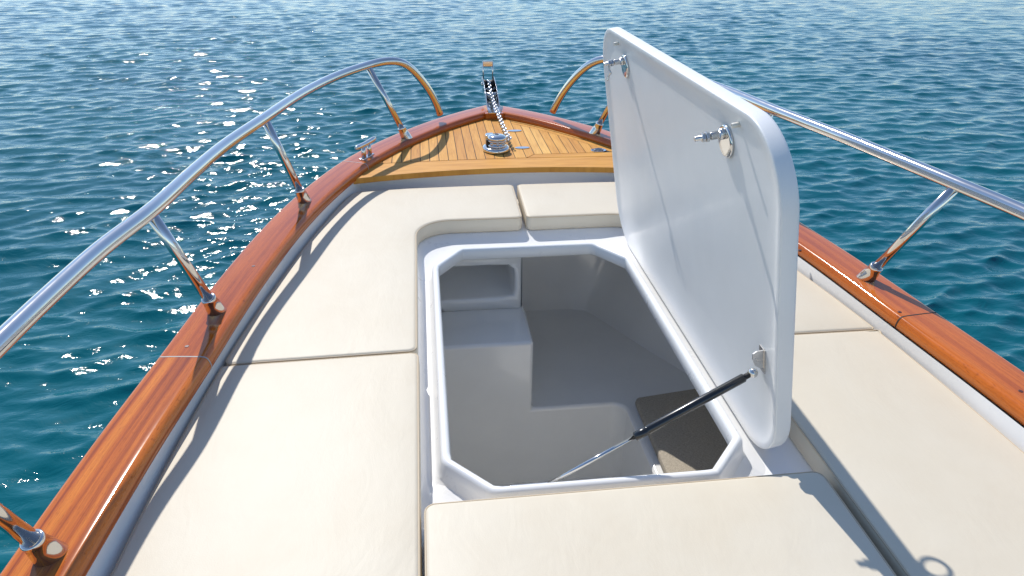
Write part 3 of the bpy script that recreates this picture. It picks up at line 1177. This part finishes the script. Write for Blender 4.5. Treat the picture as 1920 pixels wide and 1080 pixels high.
# ------------------------------------------------------------------ mooring cleat on the cap
cl0 = Vector((-0.589, 2.928, sheer(2.928)))
iC = int(np.argmin(np.abs(outline[:, 1] - 2.988)))
tdir = Vector((tang[iC][0], tang[iC][1], 0)).normalized()
ndir = Vector((nrm[iC][0], nrm[iC][1], 0)).normalized()
cb = []
for s in (-1, 1):
    pass
bp = [cl0 + tdir * a + ndir * b for a, b in ((-0.045, -0.011), (0.045, -0.011), (0.045, 0.011), (-0.045, 0.011))]
cle = part(prism("mooring_cleat", [(p.x, p.y) for p in bp], cl0.z - 0.001, cl0.z + 0.006, "steel_polished", boat, bevel=0.002, bseg=2, label="polished two legged mooring cleat on the wooden gunwale"))
for s in (-1, 1):
    a = cl0 + tdir * s * 0.024
    tube("cleat_leg", [tuple(a + Vector((0, 0, 0.004))), tuple(a + tdir * s * -0.002 + Vector((0, 0, 0.056)))], [0.0105, 0.0085], "steel_polished", cle, seg=14)
hp = [cl0 + tdir * t * 0.085 + Vector((0, 0, 0.060 + 0.004 * t * t)) for t in np.linspace(-1, 1, 15)]
tube("cleat_horn", [tuple(p) for p in hp], [0.004] + [0.0080] + [0.0102] * 11 + [0.0080] + [0.004], "steel_polished", cle, seg=14)

# ------------------------------------------------------------------ windlass
WC = Vector((-0.0247, 3.058, TZ))
Wm = Matrix.Translation(WC)
V, F = [], []
basep = [(0.060, 0.072, 0.0), (0.061, 0.073, 0.003), (0.061, 0.073, 0.013), (0.058, 0.070, 0.018), (0.050, 0.060, 0.021), (0.044, 0.05, 0.022)]
segn = 40
for ra, rb, h in basep:
    for k in range(segn):
        w = 2 * math.pi * k / segn
        V.append(WC + Vector((ra * math.cos(w), rb * math.sin(w) + 0.006, h)))
for i in range(len(basep) - 1):
    for k in range(segn):
        F.append([i * segn + k, i * segn + (k + 1) % segn, (i + 1) * segn + (k + 1) % segn, (i + 1) * segn + k])
F += [list(range(segn))[::-1], list(range((len(basep) - 1) * segn, len(basep) * segn))]
wl = part(mk("windlass", V, F, "steel_polished", boat, label="chrome anchor windlass on the teak bow deck"))
Md = Matrix.Translation(WC + Vector((0.004, -0.004, 0.0)))
lathe("gypsy", [(0.036, 0.020), (0.043, 0.024), (0.043, 0.029), (0.033, 0.036), (0.033, 0.041), (0.042, 0.046), (0.042, 0.050), (0.030, 0.052)], "steel_polished", wl, Md, 36)
for k in range(8):
    w = 2 * math.pi * k / 8
    c = Md @ Vector((0.036 * math.cos(w), 0.036 * math.sin(w), 0.038))
    lathe("gypsy_tooth", [(0.006, -0.006), (0.007, 0), (0.006, 0.006)], "steel_brushed", wl, frame(c, (math.cos(w), math.sin(w), 0), (0, 0, 1)), 8)
lathe("clutch_cap", [(0.030, 0.052), (0.040, 0.053), (0.0425, 0.056), (0.0425, 0.061), (0.040, 0.066), (0.030, 0.071), (0.016, 0.0735), (0.011, 0.074), (0.011, 0.070), (0.002, 0.069)], "steel_polished", wl, Md, 40)
lathe("cap_socket", [(0.0095, 0.0702), (0.0095, 0.0715), (0.006, 0.0712), (0.005, 0.0712)], "rubber_black", wl, Md, 16)
hsg = round_poly([(-0.088, 2.925, 0.012), (-0.050, 2.925, 0.006), (-0.046, 2.975, 0.01), (-0.088, 2.972, 0.02)], 5)
prism("chain_guide", [(x + 0.017, y + 0.143) for x, y in hsg], TZ + 0.016, TZ + 0.066, "steel_polished", wl, bevel=0.006, bseg=4)
prism("chain_stripper", [(-0.069, 3.045), (-0.045, 3.041), (-0.040, 3.071), (-0.069, 3.071)], TZ + 0.020, TZ + 0.052, "rubber_black", wl, bevel=0.003)

# ------------------------------------------------------------------ bow roller
BY = 3.575
br_floor = [(-0.030, BY), (0.030, BY), (0.030, 3.97), (-0.030, 3.97)]


def fz(y):
    return 0.0745 + max(0, (y - 3.61)) * 0.14


V = []
for x in (XM - 0.0305, XM + 0.0305):
    for y in (BY, 3.66, 3.77, 3.87, 3.97):
        V.append((x, y, fz(y) + 0.004))
for x in (XM - 0.0305, XM + 0.0305):
    for y in (BY, 3.66, 3.77, 3.87, 3.97):
        V.append((x, y, fz(y)))
F = [[i, i + 1, 5 + i + 1, 5 + i] for i in range(4)] + [[10 + i, 10 + i + 1, 15 + i + 1, 15 + i] for i in range(4)]
F += [[i, i + 1, 10 + i + 1, 10 + i] for i in range(4)] + [[5 + i, 5 + i + 1, 15 + i + 1, 15 + i] for i in range(4)] + [[0, 5, 15, 10], [4, 9, 19, 14]]
br = part(mk("bow_roller", V, F, "steel_polished", boat, smooth=False, label="polished bow roller with a keeper hoop at the stem"))
for sx in (-1, 1):
    prof = [(3.61, 0.0), (3.97, 0.0), (4.015, 0.018), (4.005, 0.042), (3.95, 0.062), (3.84, 0.064), (3.735, 0.047), (3.65, 0.021), (3.61, 0.010)]
    a = [(XM + sx * 0.0300, y, fz(y) + z + 0.0) for y, z in prof]
    b = [(XM + sx * 0.0345, y, fz(y) + z + 0.0) for y, z in prof]
    k = len(prof)
    mk("cheek_plate", a + b, [list(range(k))[::-1], list(range(k, 2 * k))] + [[i, (i + 1) % k, k + (i + 1) % k, k + i] for i in range(k)], "steel_polished", br, smooth=False, bevel=0.0015, bseg=2)
    lathe("roller_bolt", [(0.011, 0.0), (0.011, 0.004), (0.007, 0.007), (0.003, 0.007)], "steel_polished", br, frame((XM + sx * 0.0345, 3.925, fz(3.925) + 0.03), (sx, 0, 0), (0, 1, 0)), 16)
lathe("roller_wheel", [(0.014, -0.029), (0.026, -0.028), (0.022, -0.012), (0.016, 0.0), (0.022, 0.012), (0.026, 0.028), (0.014, 0.029)], "rubber_black", br, frame((XM, 3.925, fz(3.925) + 0.03), (1, 0, 0), (0, 1, 0)), 28)
lathe("roller_wheel", [(0.010, -0.029), (0.018, -0.028), (0.014, 0.0), (0.018, 0.028), (0.010, 0.029)], "steel_brushed", br, frame((XM, 3.78, fz(3.78) + 0.022), (1, 0, 0), (0, 1, 0)), 24)
hz0, hz1 = fz(3.95) + 0.050, 0.262
yh = 3.955
for sx in (-1, 1):
    tube("keeper_leg", [(XM + sx * 0.0265, yh, hz0 - 0.015), (XM + sx * 0.0262, yh + 0.005, hz1)], 0.0042, "steel_polished", br, seg=12)
prism("keeper_bar", [(XM - 0.028, yh), (XM + 0.028, yh), (XM + 0.028, yh + 0.012), (XM - 0.028, yh + 0.012)], hz1 - 0.026, hz1 + 0.004, "steel_polished", br, bevel=0.003, bseg=3)

# stem block under the roller where the two caps meet
prism("stem_block", round_poly([(-0.029, 3.585, 0.006), (0.071, 3.585, 0.006), (0.057, 3.755, 0.01), (-0.015, 3.755, 0.01)], 4), 0.03, 0.0725, "mahogany_plain", boat, bevel=0.003).location.z -= WATER_Z

# ------------------------------------------------------------------ anchor chain (lies over the roller and round the windlass)
chain = empty("anchor_chain", None, (0.0, 3.10, TZ))
tag(chain, "galvanised anchor chain running from the windlass over the bow roller", "chain")
ch_pts = catmull([(0.041, 3.088, TZ + 0.043), (0.036, 3.16, TZ + 0.045), (0.030, 3.32, TZ + 0.054), (0.025, 3.50, TZ + 0.066), (0.022, 3.64, TZ + 0.075), (XM, 3.76, TZ + 0.090), (XM, 3.87, TZ + 0.113), (XM, 3.925, TZ + 0.120), (XM, 3.962, TZ + 0.108), (XM, 3.975, TZ + 0.070)], 10)
PITCHL = 0.0225
ch = resample(ch_pts, PITCHL)
hl, hw, wr_ = 0.0118, 0.0082, 0.0034
loop = []
for t in np.linspace(0, 2 * math.pi, 17):
    c_, s_ = math.cos(t), math.sin(t)
    loop.append((hw * s_, 0, (hl if c_ > 0 else -hl) * abs(c_) ** 0.6))
lv_, lf_ = tube_geo(loop, wr_, 7, False)
lme = None
for i, p in enumerate(ch):
    tdir_ = ch[min(i + 1, len(ch) - 1)] - ch[max(i - 1, 0)]
    Mx = frame(p, tdir_, (1, 0, 0)) @ Matrix.Rotation(R(45 if i % 2 else -45), 4, 'Z')
    if lme is None:
        o = mk("chain_link", lv_, lf_, "chain_steel", chain)
        lme = o.data
    else:
        o = bpy.data.objects.new("chain_link", lme)
        link(o, chain)
    Ml = Matrix.Translation(-chain.location) @ Mx
    o.matrix_local = Ml


# ------------------------------------------------------------------ cushions
def cushion(name, pts, top, bottom, label, cat, group=None, mat="vinyl_cream", rnd=0.011, puff=0.0035, grid=0.045, pip="piping_tan", seed=0):
    n = len(pts)
    P2 = np.array(pts, float)
    area = 0.5 * np.sum(P2[:, 0] * np.roll(P2[:, 1], -1) - np.roll(P2[:, 0], -1) * P2[:, 1])
    if area < 0:
        P2 = P2[::-1]
    # drop doubled points
    keep = [i for i in range(n) if np.linalg.norm(P2[i] - P2[i - 1]) > 1e-4]
    P2 = P2[keep]
    n = len(P2)
    e = np.roll(P2, -1, 0) - P2
    e /= np.linalg.norm(e, axis=1)[:, None]
    nl = np.stack([-e[:, 1], e[:, 0]], 1)
    b = nl + np.roll(nl, 1, 0)
    b /= np.linalg.norm(b, axis=1)[:, None]
    sc = 1 / np.clip((b * nl).sum(1), 0.5, 1)
    org = np.array([P2[:, 0].mean(), P2[:, 1].mean(), bottom])
    bm = bmesh.new()
    lv = [(0.008, bottom), (0.0, bottom + 0.008), (-0.0015, (bottom + top) / 2), (0.0, top - rnd)]
    for k in range(1, 7):
        w = math.pi / 2 * k / 6
        lv.append((rnd * (1 - math.cos(w)), top - rnd + rnd * math.sin(w)))
    prev = None
    first = None
    for ins, z in lv:
        q = P2 + b * (ins * sc)[:, None]
        ring = [bm.verts.new((q[i, 0] - org[0], q[i, 1] - org[1], z - org[2])) for i in range(n)]
        if prev:
            for i in range(n):
                bm.faces.new((prev[i], prev[(i + 1) % n], ring[(i + 1) % n], ring[i]))
        else:
            first = ring
        prev = ring
    bm.faces.new(first[::-1])
    topf = bm.faces.new(prev)
    q = P2 + b * (rnd * sc)[:, None]
    # a grid over the top so that it can swell and crease
    for ax, lo, hi in ((0, q[:, 0].min(), q[:, 0].max()), (1, q[:, 1].min(), q[:, 1].max())):
        for v_ in np.arange(lo + grid, hi, grid):
            fs = [f for f in bm.faces if abs(f.normal.z) > 0 or True]
            geo = [f for f in bm.faces if min(v.co.z for v in f.verts) > top - org[2] - 1e-5]
            geo = geo + list({ed for f in geo for ed in f.edges}) + list({v for f in geo for v in f.verts})
            pc = [0, 0, 0]
            pc[ax] = v_ - org[ax]
            no = [0, 0, 0]
            no[ax] = 1
            bmesh.ops.bisect_plane(bm, geom=geo, plane_co=pc, plane_no=no, dist=1e-6)
    rs = np.random.RandomState(seed)
    ph = rs.uniform(0, 6.28, 6)
    A = q
    B = np.roll(q, -1, 0)
    AB = B - A
    L2 = (AB ** 2).sum(1)
    for v in bm.verts:
        if v.co.z > top - org[2] - 1e-5:
            p = np.array([v.co.x + org[0], v.co.y + org[1]])
            t = np.clip(((p - A) * AB).sum(1) / L2, 0, 1)
            dist = np.sqrt((((A + AB * t[:, None]) - p) ** 2).sum(1).min())
            x, y = p
            wob = 0.5 * math.sin(5.1 * x + ph[0]) * math.sin(4.3 * y + ph[1]) + 0.3 * math.sin(11 * x + 3 * y + ph[2]) + 0.2 * math.sin(17 * y - 6 * x + ph[3])
            v.co.z += puff * (1 - math.exp(-dist / 0.05)) * (1 + 0.45 * wob)
    bmesh.ops.recalc_face_normals(bm, faces=bm.faces)
    me = bpy.data.meshes.new(name)
    bm.to_mesh(me)
    bm.free()
    for p in me.polygons:
        p.use_smooth = True
    me.materials.append(MAT[mat])
    o = bpy.data.objects.new(name, me)
    o.location = org
    link(o)
    tag(o, label, cat, group)
    if pip:
        q = P2 + b * (0.0018 * sc)[:, None]
        path = [(p[0] - org[0], p[1] - org[1], top - 0.0045 - org[2]) for p in q]
        V, F = tube_geo(path + [path[0]], 0.0024, 6, False)
        mk("piping", V, F, pip, o)
    return o


def outer_pts(y0, y1, side, n=26):
    """edge of the cushions along the bulwark"""
    ys = np.linspace(y0, y1, n)
    c = cush_edge
    xs = np.interp(ys, c[:, 1], c[:, 0])
    return [(x if side < 0 else other_side(x, y) - 0.014, y, 0) for x, y in zip(xs, ys)]


G = "cream sun pad cushions on the bow"
ZT, ZB = -0.004, -0.0632
# forward pair
pf = outer_pts(1.536, 2.69, -1) + [(-0.612, 2.716, 0.02), (-0.43, 2.731, 0), (-0.21, 2.737, 0), (0.013, 2.738, 0.022), (0.006, 2.383, 0.022), (-0.385, 2.386, 0.125), (-0.384, 1.528, 0.022), (-0.855, 1.516, 0.022)]
pf = [p if i else (p[0], p[1], 0.0) for i, p in enumerate(pf)]
cushion("sun_pad_cushion", round_poly(pf, 9), ZT, ZB, "cream cushion at the bow crossed by the curved shadow of the left guard rail", "cushion", G, seed=1)
sf = outer_pts(1.526, 2.69, 1) + [(0.626, 2.716, 0.02), (0.43, 2.731, 0), (0.21, 2.737, 0), (0.030, 2.738, 0.022), (0.022, 2.383, 0.022), (0.462, 2.386, 0.125), (0.460, 1.505, 0.022), (0.870, 1.503, 0.022)]
cushion("sun_pad_cushion", round_poly(sf, 9), ZT, ZB, "cream cushion at the bow partly hidden behind the open lid", "cushion", G, seed=2)
pa = outer_pts(-0.60, 1.490, -1) + [(-0.868, 1.511, 0.022), (-0.380, 1.522, 0.022), (-0.379, -0.60, 0.0)]
cushion("sun_pad_cushion", round_poly(pa, 7), ZT, ZB, "long cream cushion left of the hatch beside the striped gunwale", "cushion", G, seed=3)
sa = outer_pts(-0.60, 1.478, 1) + [(0.882, 1.499, 0.022), (0.458, 1.501, 0.022), (0.460, -0.60, 0.0)]
cushion("sun_pad_cushion", round_poly(sa, 7), ZT, ZB, "long cream cushion on the right beside the orange gunwale", "cushion", G, seed=4)
ca_ = [(-0.3715, -0.60, 0.0), (0.437, -0.60, 0.0), (0.437, 0.994, 0.022), (-0.3715, 0.992, 0.022)]
cushion("sun_pad_cushion", round_poly(ca_, 7), ZT + 0.002, ZB, "cream cushion directly behind the hatch, crossed by the lid's narrow shadow", "cushion", G, seed=5)

# seat pad on the cabin floor
sp = round_poly([(0.378, 1.985, 0.02), (0.366, 1.20, 0.02), (0.700, 1.20, 0.02), (0.690, 1.90, 0.02), (0.640, 2.020, 0.02)], 5)
cushion("seat_pad", sp, -0.566, FZ + 0.001, "taupe woven fabric seat pad inside the hatch", "seat pad", None, mat="pad_fabric", rnd=0.009, puff=0.003, pip=None, seed=6)
